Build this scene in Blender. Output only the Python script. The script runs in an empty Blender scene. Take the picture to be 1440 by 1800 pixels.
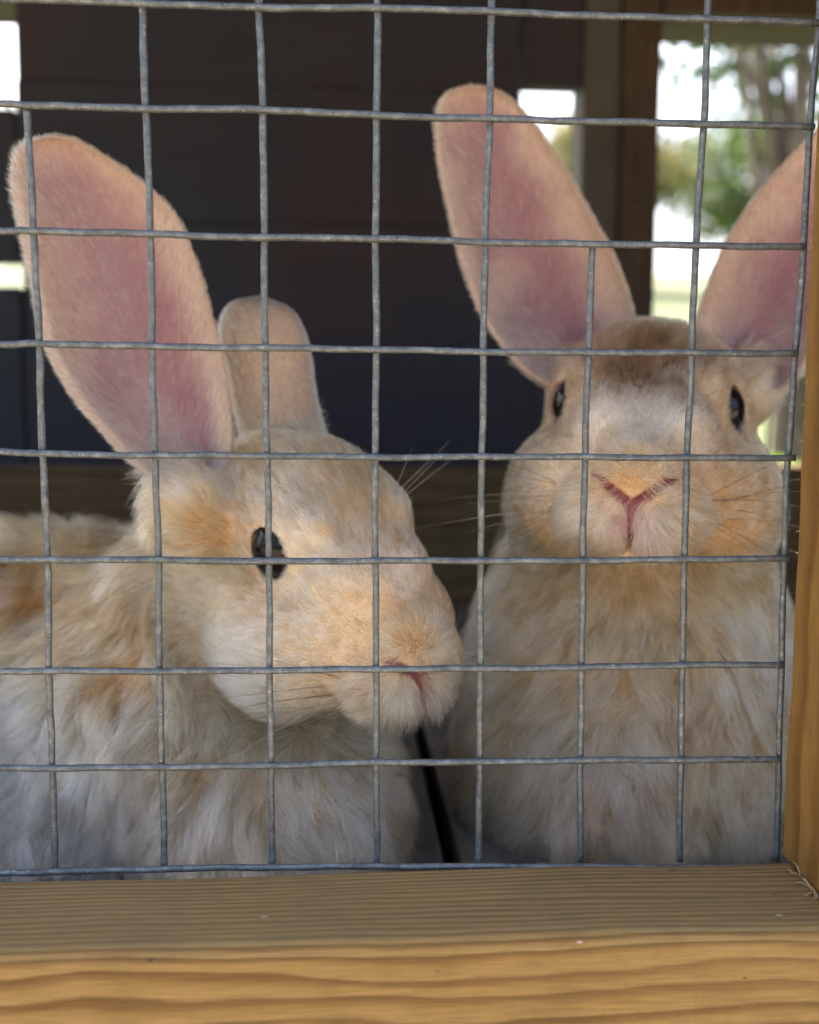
import bpy, math, random, time
import numpy as np
from mathutils import Matrix, Vector, kdtree

T0 = time.time()
rng = np.random.default_rng(7)
random.seed(7)
scene = bpy.context.scene
col = scene.collection
MM = 0.001                      # everything below is written in millimetres

# ------------------------------------------------------------------ camera, world, sun, exposure
F_PX = 1900.0
YAW, PIT, ROL = [math.radians(a) for a in (3.91, 6.42, 0.37)]
CAM = np.array([-21.7, -255.1, 27.8])
def cam_axes():
    cy, sy, cp, sp = math.cos(YAW), math.sin(YAW), math.cos(PIT), math.sin(PIT)
    cr, sr = math.cos(ROL), math.sin(ROL)
    f = np.array([sy * cp, cy * cp, -sp]); r = np.array([cy, -sy, 0.0]); u = np.cross(r, f)
    return np.array([r * cr + u * sr, -r * sr + u * cr, f])
CM = cam_axes()
def proj(X):
    c = (np.atleast_2d(X) - CAM) @ CM.T
    return np.c_[720 + F_PX * c[:, 0] / c[:, 2], 900 - F_PX * c[:, 1] / c[:, 2]]
def at(px, py, Y):
    """point seen at photo pixel (px, py) that stands Y mm behind the wire mesh"""
    px, py, Y = np.broadcast_arrays(np.asarray(px, float), np.asarray(py, float), np.asarray(Y, float))
    d = np.stack([(px - 720) / F_PX, -(py - 900) / F_PX, np.ones_like(px)], -1) @ CM
    return CAM + d * ((Y - CAM[1]) / d[..., 1])[..., None]

cam = bpy.data.cameras.new('camera')
cam_ob = bpy.data.objects.new('camera', cam); col.objects.link(cam_ob)
mw = Matrix.Identity(4)
for i in range(3):
    mw[i][0], mw[i][1], mw[i][2], mw[i][3] = CM[0][i], CM[1][i], -CM[2][i], CAM[i] * MM
cam_ob.matrix_world = mw
cam.sensor_fit = 'HORIZONTAL'; cam.sensor_width = 36.0; cam.lens = 36.0 * F_PX / 1440.0
cam.clip_start = 0.01; cam.clip_end = 3000.0
cam.dof.use_dof = True; cam.dof.focus_distance = 0.269; cam.dof.aperture_fstop = 12.5
scene.camera = cam_ob

SUN_EL, SUN_AZ = math.radians(58), math.radians(-28)      # azimuth from +Y (behind the hutch) towards +X
world = bpy.data.worlds.new('World'); scene.world = world; world.use_nodes = True
wn = world.node_tree.nodes; wl = world.node_tree.links
sky = wn.new('ShaderNodeTexSky'); sky.sky_type = 'NISHITA'; sky.sun_disc = False
sky.sun_elevation = SUN_EL; sky.sun_rotation = SUN_AZ; sky.dust_density = 7.0; sky.ozone_density = 0.2; sky.air_density = 0.8
wn['Background'].inputs['Strength'].default_value = 0.15
wl.new(sky.outputs[0], wn['Background'].inputs['Color'])
sun = bpy.data.lights.new('sun', 'SUN'); sun.energy = 4.0; sun.angle = math.radians(0.5); sun.color = (1.0, 0.95, 0.88)
sun_ob = bpy.data.objects.new('sun', sun); col.objects.link(sun_ob)
sdir = Vector((math.sin(SUN_AZ) * math.cos(SUN_EL), math.cos(SUN_AZ) * math.cos(SUN_EL), math.sin(SUN_EL)))
sun_ob.rotation_euler = (-sdir).to_track_quat('-Z', 'Y').to_euler(); sun_ob.location = (0, 5, 8)
vs = scene.view_settings
vs.view_transform = 'Standard'; vs.look = 'None'; vs.gamma = 1.0; vs.exposure = 2.2; vs.use_curve_mapping = False
scene.render.engine = 'CYCLES'
cy = scene.cycles
cy.use_denoising = True; cy.use_adaptive_sampling = True; cy.adaptive_threshold = 0.03; cy.max_bounces = 10; cy.transparent_max_bounces = 8
cy.diffuse_bounces = 4; cy.glossy_bounces = 4; cy.transmission_bounces = 8
scene.cycles_curves.shape = 'RIBBONS'

# ------------------------------------------------------------------ helpers
def v3(*a): return np.array(a, float)
def tag(o, label=None, cat=None, group=None, kind=None):
    if label: o['label'] = label
    if cat: o['category'] = cat
    if group: o['group'] = group
    if kind: o['kind'] = kind
    return o
def empty(name, loc=(0, 0, 0)):
    o = bpy.data.objects.new(name, None); o.empty_display_size = 0.02
    col.objects.link(o); o.location = Vector(loc) * MM
    return o
def link(name, me, parent=None):
    o = bpy.data.objects.new(name, me); col.objects.link(o)
    if parent is not None:
        o.parent = parent
        o.matrix_parent_inverse = parent_world(parent).inverted()
    return o
def parent_world(o):
    m = Matrix.Translation(o.location)
    return (parent_world(o.parent) @ o.matrix_parent_inverse @ m) if o.parent else m
def mesh(name, V, Fc, mat, parent=None, smooth=True):
    me = bpy.data.meshes.new(name)
    V = np.asarray(V, float) * MM
    me.from_pydata(V.tolist(), [], [tuple(f) for f in Fc])
    if mat: me.materials.append(mat)
    me.polygons.foreach_set('use_smooth', [smooth] * len(me.polygons))
    me.update()
    return link(name, me, parent)

# ---- node helpers
class NT:
    def __init__(s, name):
        s.m = bpy.data.materials.new(name); s.m.use_nodes = True
        s.t = s.m.node_tree; s.n = s.t.nodes; s.l = s.t.links
        s.bsdf = s.n.get('Principled BSDF'); s.out = s.n.get('Material Output')
    def node(s, typ, **kw):
        n = s.n.new(typ)
        for k, v in kw.items():
            if k == 'ins':
                for a, b in v.items():
                    if hasattr(b, 'bl_idname') or isinstance(b, bpy.types.NodeSocket): s.l.new(b, n.inputs[a])
                    else: n.inputs[a].default_value = b
            else: setattr(n, k, v)
        return n
    def math(s, op, a, b=None, c=None):
        n = s.node('ShaderNodeMath', operation=op)
        for i, v in enumerate((a, b, c)):
            if v is None: continue
            if isinstance(v, bpy.types.NodeSocket): s.l.new(v, n.inputs[i])
            else: n.inputs[i].default_value = v
        return n.outputs[0]
    def noise(s, vec, scale, detail=3, rough=0.55, dist=0.0):
        n = s.node('ShaderNodeTexNoise'); n.inputs['Scale'].default_value = scale
        n.inputs['Detail'].default_value = detail; n.inputs['Roughness'].default_value = rough
        n.inputs['Distortion'].default_value = dist
        if vec is not None: s.l.new(vec, n.inputs['Vector'])
        return n
    def ramp(s, fac, stops):
        n = s.node('ShaderNodeValToRGB'); e = n.color_ramp.elements
        while len(e) < len(stops): e.new(0.5)
        for el, (p, c) in zip(e, stops): el.position = p; el.color = (*c, 1)
        s.l.new(fac, n.inputs[0]); return n.outputs[0]
    def mix(s, fac, a, b, mode='MIX'):
        n = s.node('ShaderNodeMix', data_type='RGBA', blend_type=mode)
        for k, v in ((0, fac), (6, a), (7, b)):
            if isinstance(v, bpy.types.NodeSocket): s.l.new(v, n.inputs[k])
            else: n.inputs[k].default_value = (*v, 1) if isinstance(v, (tuple, list)) else v
        return n.outputs[2]
    def mapping(s, vec, scale=(1, 1, 1), loc=(0, 0, 0), rot=(0, 0, 0)):
        n = s.node('ShaderNodeMapping')
        n.inputs['Scale'].default_value = scale; n.inputs['Location'].default_value = loc; n.inputs['Rotation'].default_value = rot
        s.l.new(vec, n.inputs['Vector']); return n.outputs[0]
    def bump(s, h, strength, dist=0.001):
        n = s.node('ShaderNodeBump'); n.inputs['Strength'].default_value = strength; n.inputs['Distance'].default_value = dist
        s.l.new(h, n.inputs['Height']); s.l.new(n.outputs[0], s.bsdf.inputs['Normal'])
    def set(s, **kw):
        for k, v in kw.items():
            k = k.replace('_', ' ')
            if isinstance(v, bpy.types.NodeSocket): s.l.new(v, s.bsdf.inputs[k])
            else: s.bsdf.inputs[k].default_value = (*v, 1) if isinstance(v, (tuple, list)) else v

def plain(name, c, rough=0.7, var=0.15, scale=60):
    t = NT(name); co = t.node('ShaderNodeTexCoord').outputs['Object']
    n = t.noise(co, scale)
    t.set(Base_Color=t.ramp(n.outputs[0], [(0.3, tuple(x * (1 - var) for x in c)), (0.7, tuple(min(1, x * (1 + var)) for x in c))]), Roughness=rough)
    return t.m

def wood(name, axis, pith, ring, light, dark, weather=None, wob=1.0, pits=0.965):
    """softwood: growth rings round a pith line along the axis (0 = X, 1 = Y, 2 = Z); sizes in metres"""
    t = NT(name); co = t.node('ShaderNodeTexCoord').outputs['Object']
    st = [1.0, 1.0, 1.0]; st[axis] = 0.13
    w1 = t.noise(t.mapping(co, tuple(st)), 42, 2); w2 = t.noise(t.mapping(co, tuple(st)), 190, 2)
    sep = t.node('ShaderNodeSeparateXYZ'); t.l.new(co, sep.inputs[0])
    a, b = [sep.outputs[i] for i in range(3) if i != axis]
    r = t.math('SQRT', t.math('ADD', t.math('POWER', t.math('SUBTRACT', a, pith[0]), 2.0), t.math('POWER', t.math('SUBTRACT', b, pith[1]), 2.0)))
    r = t.math('ADD', r, t.math('MULTIPLY', t.math('SUBTRACT', w1.outputs[0], 0.5), ring * 2.4 * wob))
    r = t.math('ADD', r, t.math('MULTIPLY', t.math('SUBTRACT', w2.outputs[0], 0.5), ring * 0.5 * wob))
    ph = t.math('FRACT', t.math('DIVIDE', r, ring))
    # early wood fades slowly into a dark late-wood line
    late = t.ramp(ph, [(0.0, (0, 0, 0)), (0.35, (0.12,) * 3), (0.68, (0.85,) * 3), (0.86, (1,) * 3), (0.98, (0.0,) * 3)])
    amp = t.noise(t.mapping(co, tuple(st)), 70, 2)
    late_v = t.math('MULTIPLY', late, t.math('ADD', t.math('MULTIPLY', amp.outputs[0], 0.9), 0.35))
    base = t.mix(late_v, light, dark)
    fs = [1.0, 1.0, 1.0]; fs[axis] = 0.03
    fib = t.noise(t.mapping(co, tuple(fs)), 2600, 3, 0.6)
    base = t.mix(0.5, base, t.ramp(fib.outputs[0], [(0.3, (0.30,) * 3), (0.7, (0.70,) * 3)]), 'OVERLAY')
    blot = t.noise(co, 28, 6, 0.7)
    base = t.mix(t.math('MULTIPLY', t.ramp(blot.outputs[0], [(0.42, (0, 0, 0)), (0.68, (1, 1, 1))]), 0.6), base, t.mix(1.0, base, (0.62, 0.60, 0.55), 'MULTIPLY'))
    if weather:
        geo = t.node('ShaderNodeNewGeometry'); sz = t.node('ShaderNodeSeparateXYZ'); t.l.new(geo.outputs['Normal'], sz.inputs[0])
        dn = t.noise(co, 55, 5, 0.65)
        up = t.math('MULTIPLY', t.ramp(sz.outputs[2], [(0.75, (0, 0, 0)), (0.98, (1, 1, 1))]), t.math('ADD', t.math('MULTIPLY', dn.outputs[0], 0.9), 0.22))
        base = t.mix(up, base, t.mix(0.30, base, weather))
    # pores, dust specks and little dark pits
    sp = t.node('ShaderNodeTexVoronoi'); sp.inputs['Scale'].default_value = 330; t.l.new(t.mapping(co, tuple(0.45 if i == axis else 1 for i in range(3))), sp.inputs['Vector'])
    pick = t.node('ShaderNodeSeparateColor'); t.l.new(sp.outputs['Color'], pick.inputs[0])
    pit = t.math('MULTIPLY', t.math('LESS_THAN', sp.outputs['Distance'], 0.13), t.math('GREATER_THAN', pick.outputs[0], pits))
    base = t.mix(t.math('MULTIPLY', pit, 0.75), base, (0.05, 0.03, 0.015))
    wh = t.math('MULTIPLY', t.math('LESS_THAN', sp.outputs['Distance'], 0.16), t.math('GREATER_THAN', pick.outputs[1], 0.98))
    base = t.mix(t.math('MULTIPLY', wh, 0.45), base, (0.6, 0.56, 0.48))
    t.set(Base_Color=base, Roughness=0.72, Specular_IOR_Level=0.25)
    h = t.math('ADD', t.math('MULTIPLY', late_v, 0.5), t.math('ADD', t.math('MULTIPLY', fib.outputs[0], 0.5), t.math('MULTIPLY', pit, -1.5)))
    saw = t.noise(t.mapping(co, tuple(1.0 if i == axis else 0.12 for i in range(3))), 700, 2)
    h = t.math('ADD', h, t.math('MULTIPLY', saw.outputs[0], 0.35))
    t.bump(h, 0.6, 0.0007)
    return t.m

def galvanised(name):
    t = NT(name); co = t.node('ShaderNodeTexCoord').outputs['Object']
    a = t.noise(co, 420, 5, 0.7); b = t.noise(co, 1500, 3, 0.6); c = t.noise(co, 60, 3, 0.6)
    base = t.ramp(a.outputs[0], [(0.30, (0.075, 0.088, 0.095)), (0.52, (0.135, 0.155, 0.165)), (0.76, (0.26, 0.285, 0.295))])
    flake = t.ramp(b.outputs[0], [(0.62, (0, 0, 0)), (0.70, (1, 1, 1))])
    base = t.mix(t.math('MULTIPLY', flake, 0.5), base, (0.62, 0.64, 0.64))
    rust = t.ramp(c.outputs[0], [(0.64, (0, 0, 0)), (0.74, (1, 1, 1))])
    base = t.mix(t.math('MULTIPLY', rust, 0.45), base, (0.24, 0.17, 0.10))
    t.set(Base_Color=base, Metallic=0.55, Roughness=t.ramp(a.outputs[0], [(0.3, (0.62,) * 3), (0.7, (0.42,) * 3)]))
    t.bump(t.math('ADD', a.outputs[0], t.math('MULTIPLY', b.outputs[0], 0.4)), 0.5, 0.0004)
    return t.m

M = {}
M['sill'] = wood('sill_pine', 0, (-0.14, -0.150), 0.0020, (0.285, 0.182, 0.064), (0.12, 0.058, 0.014), weather=(0.20, 0.178, 0.118), wob=1.5)
M['post'] = wood('post_pine', 2, (0.175, 0.03), 0.0050, (0.27, 0.15, 0.038), (0.17, 0.082, 0.018), wob=0.6, pits=0.93)
M['frame'] = wood('frame_pine', 0, (0.30, -0.135), 0.004, (0.38, 0.25, 0.11), (0.23, 0.125, 0.045))
M['old_post'] = wood('old_post', 2, (0.30, 0.60), 0.005, (0.085, 0.06, 0.045), (0.05, 0.033, 0.024))
M['rail'] = wood('shade_dark_rail', 0, (0.30, -0.135), 0.004, (0.15, 0.10, 0.045), (0.08, 0.045, 0.02))  # back rail: the enclosed interior's shade is put into a darker pine colour
M['slat'] = wood('grey_slat', 1, (0.02, -0.2), 0.004, (0.17, 0.16, 0.145), (0.09, 0.085, 0.075))
M['wire'] = galvanised('galvanised_wire')
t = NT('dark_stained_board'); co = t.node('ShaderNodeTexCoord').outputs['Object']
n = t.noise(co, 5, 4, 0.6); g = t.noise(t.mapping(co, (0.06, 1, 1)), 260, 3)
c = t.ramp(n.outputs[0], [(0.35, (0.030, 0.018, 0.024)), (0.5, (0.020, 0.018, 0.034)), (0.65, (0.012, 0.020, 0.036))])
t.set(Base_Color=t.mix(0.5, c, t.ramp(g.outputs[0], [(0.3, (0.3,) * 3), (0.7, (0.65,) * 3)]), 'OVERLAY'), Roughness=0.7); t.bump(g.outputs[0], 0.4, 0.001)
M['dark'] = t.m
M['roof'] = plain('roof_board', (0.05, 0.04, 0.035), 0.8, 0.3, 20)
M['splinter'] = plain('wood_splinter', (0.45, 0.32, 0.16), 0.8)
M['hay'] = plain('straw', (0.42, 0.32, 0.15), 0.7)

# ------------------------------------------------------------------ the setting outside
GROUND = -820.0
def terrain_h(x, y):             # metres above the ground under the hutch
    r = np.clip(y - 4.0, 0, None)
    return 0.132 * r * np.clip(r / 14.0, 0, 1) + 0.10 * np.sin(x * 0.31) * np.clip(r / 10, 0, 1)
xs = np.unique(np.r_[np.linspace(-900, -40, 14), np.linspace(-40, 40, 81), np.linspace(40, 900, 14)])
ys = np.unique(np.r_[np.linspace(-600, -20, 12), np.linspace(-20, 60, 81), np.linspace(60, 1200, 16)])
X, Y = np.meshgrid(xs, ys, indexing='ij')
Z = GROUND * MM + np.where(Y > 60, terrain_h(X, np.full_like(Y, 60.0)), terrain_h(X, Y))
nx, ny = X.shape
idx = np.arange(nx * ny).reshape(nx, ny)
Fq = np.stack([idx[:-1, :-1], idx[1:, :-1], idx[1:, 1:], idx[:-1, 1:]], -1).reshape(-1, 4)
t = NT('lawn_grass'); co = t.node('ShaderNodeTexCoord').outputs['Object']
n1 = t.noise(co, 0.35, 5, 0.6); n2 = t.noise(co, 14, 4, 0.6)
g = t.ramp(n1.outputs[0], [(0.35, (0.045, 0.065, 0.018)), (0.55, (0.075, 0.09, 0.03)), (0.72, (0.12, 0.115, 0.055))])
t.set(Base_Color=t.mix(0.6, g, t.ramp(n2.outputs[0], [(0.3, (0.3,) * 3), (0.7, (0.7,) * 3)]), 'OVERLAY'), Roughness=0.9)
t.bump(n2.outputs[0], 0.6, 0.03)
ground = mesh('ground', np.stack([X, Y, Z], -1).reshape(-1, 3) / MM, Fq, t.m)
tag(ground, 'green lawn rising behind the hutch', 'ground', kind='structure')

xs2, ys2 = np.linspace(-30, 30, 61), np.linspace(-6.0, -0.5, 12)  # unseen path, added so its sunlit dirt bounces warm light at the front
X2, Y2 = np.meshgrid(xs2, ys2, indexing='ij'); i2 = np.arange(X2.size).reshape(X2.shape)
t = NT('bounce_dirt'); co = t.node('ShaderNodeTexCoord').outputs['Object']
n1 = t.noise(co, 3, 6, 0.65); n2 = t.noise(co, 60, 4, 0.6)
t.set(Base_Color=t.ramp(n1.outputs[0], [(0.3, (0.29, 0.22, 0.14)), (0.7, (0.38, 0.30, 0.21))]), Roughness=0.95); t.bump(n2.outputs[0], 0.7, 0.01)
bounce_path_ob = mesh('path', np.stack([X2, Y2 + 0.1 * np.sin(X2 * 0.7), np.full_like(X2, GROUND * MM + 0.006)], -1).reshape(-1, 3) / MM,
     np.stack([i2[:-1, :-1], i2[1:, :-1], i2[1:, 1:], i2[:-1, 1:]], -1).reshape(-1, 4), t.m)
tag(bounce_path_ob, 'unseen pale dirt path added in front of the hutch to bounce warm light', 'path', kind='structure')

def leaf_card(n, centres, size, rs, up_bias=0.3):
    """n small folded leaves (two triangles each side of a midrib) round the given centres -> V, F"""
    c = centres
    d = rs.normal(size=(n, 3)); d[:, 2] += up_bias; d /= np.linalg.norm(d, axis=1)[:, None]
    e = rs.normal(size=(n, 3)); s = np.cross(d, e); s /= np.linalg.norm(s, axis=1)[:, None]; nn = np.cross(d, s)
    L = (size * rs.uniform(0.6, 1.3, n))[:, None]
    p0 = c; p1 = c + d * L * 0.5 + s * L * 0.30 + nn * L * 0.08; p2 = c + d * L; p3 = c + d * L * 0.5 - s * L * 0.30 + nn * L * 0.08
    V = np.stack([p0, p1, p2, p3], 1).reshape(-1, 3)
    k = np.arange(n)[:, None] * 4
    Fc = np.concatenate([k + np.array([[0, 1, 2]]), k + np.array([[0, 2, 3]])])
    return V, Fc
def foliage_mat(name, c):
    t = NT(name); co = t.node('ShaderNodeTexCoord').outputs['Object']
    n = t.noise(co, 1.3, 4); b = t.ramp(n.outputs[0], [(0.3, tuple(x * 0.6 for x in c)), (0.7, tuple(x * 1.35 for x in c))])
    t.set(Base_Color=b, Roughness=0.6)
    tr = t.node('ShaderNodeBsdfTranslucent'); t.l.new(b, tr.inputs[0])
    mx = t.node('ShaderNodeMixShader'); mx.inputs[0].default_value = 0.4
    t.l.new(t.bsdf.outputs[0], mx.inputs[1]); t.l.new(tr.outputs[0], mx.inputs[2]); t.l.new(mx.outputs[0], t.out.inputs[0])
    return t.m
def tube(path, rad, sides=8, cap=True):
    P = np.asarray(path, float); n = len(P); rad = np.broadcast_to(np.asarray(rad, float), (n,))
    T = np.gradient(P, axis=0); T /= np.linalg.norm(T, axis=1)[:, None]
    ref = np.array([0.13, 0.31, 0.94]) if abs(T[:, 2]).mean() < 0.8 else np.array([0.94, 0.3, 0.1])
    A = np.cross(T, ref); A /= np.linalg.norm(A, axis=1)[:, None]; B = np.cross(T, A)
    an = np.arange(sides) * 2 * math.pi / sides
    V = (P[:, None] + rad[:, None, None] * (np.cos(an)[None, :, None] * A[:, None] + np.sin(an)[None, :, None] * B[:, None])).reshape(-1, 3)
    Fc = []
    for i in range(n - 1):
        for j in range(sides):
            a, b = i * sides + j, i * sides + (j + 1) % sides
            Fc.append((a, b, b + sides, a + sides))
    if cap:
        Fc.append(tuple(range(sides))[::-1]); Fc.append(tuple((n - 1) * sides + j for j in range(sides)))
    return V, Fc
def join(parts):
    V, Fc, o = [], [], 0
    for v, f in parts:
        V.append(np.asarray(v, float)); Fc += [tuple(int(i) + o for i in q) for q in f]; o += len(v)
    return np.concatenate(V), Fc

M['bark'] = plain('tree_bark', (0.11, 0.085, 0.06), 0.9, 0.4, 12)
def tree(x, y, h, rx, rz, leaves, size, fol, label, seed, lean=0.0, group='trees beyond the hutch'):
    rs = np.random.default_rng(seed)
    z0 = GROUND * MM + float(terrain_h(np.array(x), np.array(min(y, 60)))) - 0.15
    root = empty('tree', (x / MM, y / MM, z0 / MM)); tag(root, label, 'tree', group)
    base = np.array([x, y, z0]); top = base + np.array([lean, 0, h * 0.62])
    tp = [base + (top - base) * u + np.array([0.05 * math.sin(4 * u + seed), 0.05 * math.cos(3 * u), 0]) * h * 0.2 for u in np.linspace(0, 1, 7)]
    parts = [tube(tp, np.linspace(0.035, 0.014, 7) * h, 8)]
    cc = base + np.array([lean, 0, h - rz])
    tips = []
    for k in range(11):
        s = tp[2 + k % 5]; d = rs.normal(size=3); d[2] = abs(d[2]) * 0.7; d /= np.linalg.norm(d)
        e = cc + d * np.array([rx, rx, rz]) * rs.uniform(0.55, 0.85)
        mid = (s + e) / 2 + np.array([0, 0, 0.06 * h])
        parts.append(tube([s, mid, e], [0.011 * h, 0.007 * h, 0.003 * h], 6)); tips.append(e)
    V, Fc = join(parts); mesh('trunk', V / MM, Fc, M['bark'], root)
    cl = []
    for k in range(46):
        d = rs.normal(size=3); d /= np.linalg.norm(d)
        cl.append(cc + d * np.array([rx, rx, rz]) * rs.uniform(0.35, 1.0))
    cl = np.array(cl + tips)
    pick = rs.integers(0, len(cl), leaves)
    cen = cl[pick] + rs.normal(size=(leaves, 3)) * np.array([rx, rx, rz * 0.8]) * 0.17
    V, Fc = leaf_card(leaves, cen, size, rs)
    mesh('crown', V / MM, Fc, fol, root, smooth=False)
M['olive_leaf'] = foliage_mat('olive_leaf', (0.16, 0.15, 0.045))
M['green_leaf'] = foliage_mat('green_leaf', (0.09, 0.14, 0.03))
M['dark_leaf'] = foliage_mat('dark_leaf', (0.05, 0.085, 0.03))
M['weed_leaf'] = foliage_mat('weed_leaf', (0.13, 0.27, 0.03))
tree(8.0, 34, 5.6, 3.0, 2.0, 5000, 0.30, M['olive_leaf'], 'olive yellow tree on the rise, seen next to the dark back post', 3)
tree(14.0, 36, 6.4, 3.4, 2.4, 5000, 0.30, M['green_leaf'], 'mid green bushy tree next to the olive yellow tree', 4)
tree(20.5, 34, 7.4, 3.6, 2.8, 5000, 0.32, M['olive_leaf'], 'tall yellowish tree at the far end of the tree row', 5)
tree(-9.6, 30, 5.2, 3.2, 2.3, 5000, 0.32, M['green_leaf'], 'green tree seen through the gap at the end of the dark back wall', 6)
tree(1.32, 2.7, 2.27, 0.40, 0.26, 1000, 0.05, M['dark_leaf'], 'small dark leafed tree close behind the hutch opening', 9, lean=-0.1)

# a tall leafy weed right behind the hutch, seen between the cheek of the rabbit and the post
def weed(px, py, Y, label, seed):
    rs = np.random.default_rng(seed)
    top = at(px, py, Y); root = empty('leafy_weed', (top[0], top[1], GROUND)); tag(root, label, 'plant')
    path = [np.array([top[0] + 20 * math.sin(u * 5), top[1], GROUND - 10 + (top[2] - GROUND + 30) * u]) for u in np.linspace(0, 1, 9)]
    V, Fc = tube(path, np.linspace(4, 1.5, 9), 6); mesh('stem', V, Fc, M['weed_leaf'], root)
    for k in range(17):
        u = 0.30 + 0.7 * k / 16; p = path[0] + (path[-1] - path[0]) * u + np.array([20 * math.sin(u * 5), 0, 0])
        a = k * 2.4 + rs.uniform(-.3, .3); d = np.array([math.cos(a), math.sin(a) * 0.8, rs.uniform(0.1, 0.6)]); d /= np.linalg.norm(d)
        s = np.cross(d, [0, 0, 1]); s /= np.linalg.norm(s); nn = np.cross(s, d)
        L, W = rs.uniform(38, 58), rs.uniform(13, 18)
        g, V, Fc = 7, [], []
        for i in range(g):
            v = i / (g - 1); w = W * math.sin(math.pi * min(1, v * 0.93 + 0.04)) ** 0.8
            c = p + d * L * v - np.array([0, 0, 1]) * 14 * v * v
            V += [c - s * w + nn * w * 0.35, c, c + s * w + nn * w * 0.35]
            if i: Fc += [((i - 1) * 3, (i - 1) * 3 + 1, i * 3 + 1, i * 3), ((i - 1) * 3 + 1, (i - 1) * 3 + 2, i * 3 + 2, i * 3 + 1)]
        mesh('leaf', V, Fc, M['weed_leaf'], root)
weed(1392, 610, 700, 'bright green leafy weed behind the hutch, beside the wooden post', 21)

# ------------------------------------------------------------------ the hutch
SILL = -88.6
FLOOR = -127.0
hutch = empty('rabbit_hutch', (0, 260, GROUND))
tag(hutch, 'wooden rabbit hutch with galvanised wire mesh front and pine frame', 'hutch')

def lumber(name, lo, hi, mat, r=1.6, parent=hutch, seg=(1, 1, 1), jit=0.0, seed=0):
    """squared timber with eased edges, subdivided so that its faces and edges can be a little uneven"""
    import bmesh
    lo, hi = np.array(lo, float), np.array(hi, float)
    bm = bmesh.new(); bmesh.ops.create_cube(bm, size=1.0)
    bmesh.ops.scale(bm, vec=tuple(hi - lo), verts=bm.verts); bmesh.ops.translate(bm, vec=tuple((lo + hi) / 2), verts=bm.verts)
    for ax in range(3):
        for k in range(1, seg[ax]):
            p = lo.copy(); p[ax] = lo[ax] + (hi[ax] - lo[ax]) * k / seg[ax]; nrm = [0, 0, 0]; nrm[ax] = 1
            bmesh.ops.bisect_plane(bm, geom=bm.verts[:] + bm.edges[:] + bm.faces[:], plane_co=tuple(p), plane_no=tuple(nrm))
    ed = [e for e in bm.edges if len(e.link_faces) == 2 and e.link_faces[0].normal.dot(e.link_faces[1].normal) < 0.5]
    bmesh.ops.bevel(bm, geom=ed, offset=r, segments=4, profile=0.5, affect='EDGES')
    if jit:
        rs = np.random.default_rng(seed); ph = rs.uniform(0, 6.3, 9)
        for v in bm.verts:
            c = v.co
            v.co.y += jit * (math.sin(c.x * .045 + ph[0]) + .5 * math.sin(c.x * .13 + ph[1]) + .4 * math.sin(c.z * .11 + ph[2]))
            v.co.z += jit * (.9 * math.sin(c.x * .035 + ph[3]) + .5 * math.sin(c.x * .11 + ph[4]) + .3 * math.sin(c.x * .41 + ph[7])) * (1 if hi[0] - lo[0] > 200 else 0)
            v.co.x += jit * (.6 * math.sin(c.z * .05 + ph[5]) + .3 * math.sin(c.z * .17 + ph[6]) + .25 * math.sin(c.z * .53 + ph[8])) * (1 if hi[2] - lo[2] > 200 else 0)
    bmesh.ops.scale(bm, vec=(MM, MM, MM), verts=bm.verts)
    me = bpy.data.meshes.new(name); bm.to_mesh(me); bm.free()
    me.materials.append(mat); me.polygons.foreach_set('use_smooth', [True] * len(me.polygons))
    o = link(name, me, parent)
    md = o.modifiers.new('weighted_normals', 'WEIGHTED_NORMAL'); md.keep_sharp = False
    return o

XL, XR, YB, ROOF = -560.0, 560.0, 560.0, 330.0
sill = lumber('sill_rail', (XL, -37.5, SILL - 38), (XR, -1.2, SILL), M['sill'], 4.2, seg=(60, 1, 1), jit=0.35, seed=2)
lumber('top_rail', (XL, -37.5, 265), (XR, -1.2, 303), M['sill'], 3)
post = lumber('corner_post', (90.2, -37.0, SILL + 0.4), (128, -1.0, 264.5), M['post'], 1.3, seg=(1, 1, 40), jit=0.3, seed=5)
lumber('corner_post', (XL, -37.0, SILL + 0.4), (XL + 38, -1.0, 264.5), M['post'], 1.3)
for x in (XL, XR - 38):
    for y in (2, YB - 38): lumber('leg', (x, y, GROUND - 20), (x + 38, y + 38, FLOOR - 17), M['frame'], 1.5)
# floor: grey weathered slats running from front to back, and two joists below them
x = XL
rs = np.random.default_rng(3)
while x < XR - 20:
    w = rs.uniform(26, 30)
    lumber('floor_slat', (x, 1.0, FLOOR - 15 + rs.uniform(-1, 1)), (x + w, YB - 40, FLOOR + rs.uniform(-.6, .6)), M['slat'], 1.5)
    x += w + rs.uniform(5, 8)
for y in (40, 300, 500): lumber('floor_joist', (XL, y, FLOOR - 54), (XR, y + 36, FLOOR - 16.5), M['frame'], 1.5)
lumber('light_block_panel', (XL + 2, 3, FLOOR - 62), (XR - 2, YB - 2, FLOOR - 56), M['roof'], 1.0)  # added dark panel, keeps sunlit ground from glaring through the slat gaps
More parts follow.
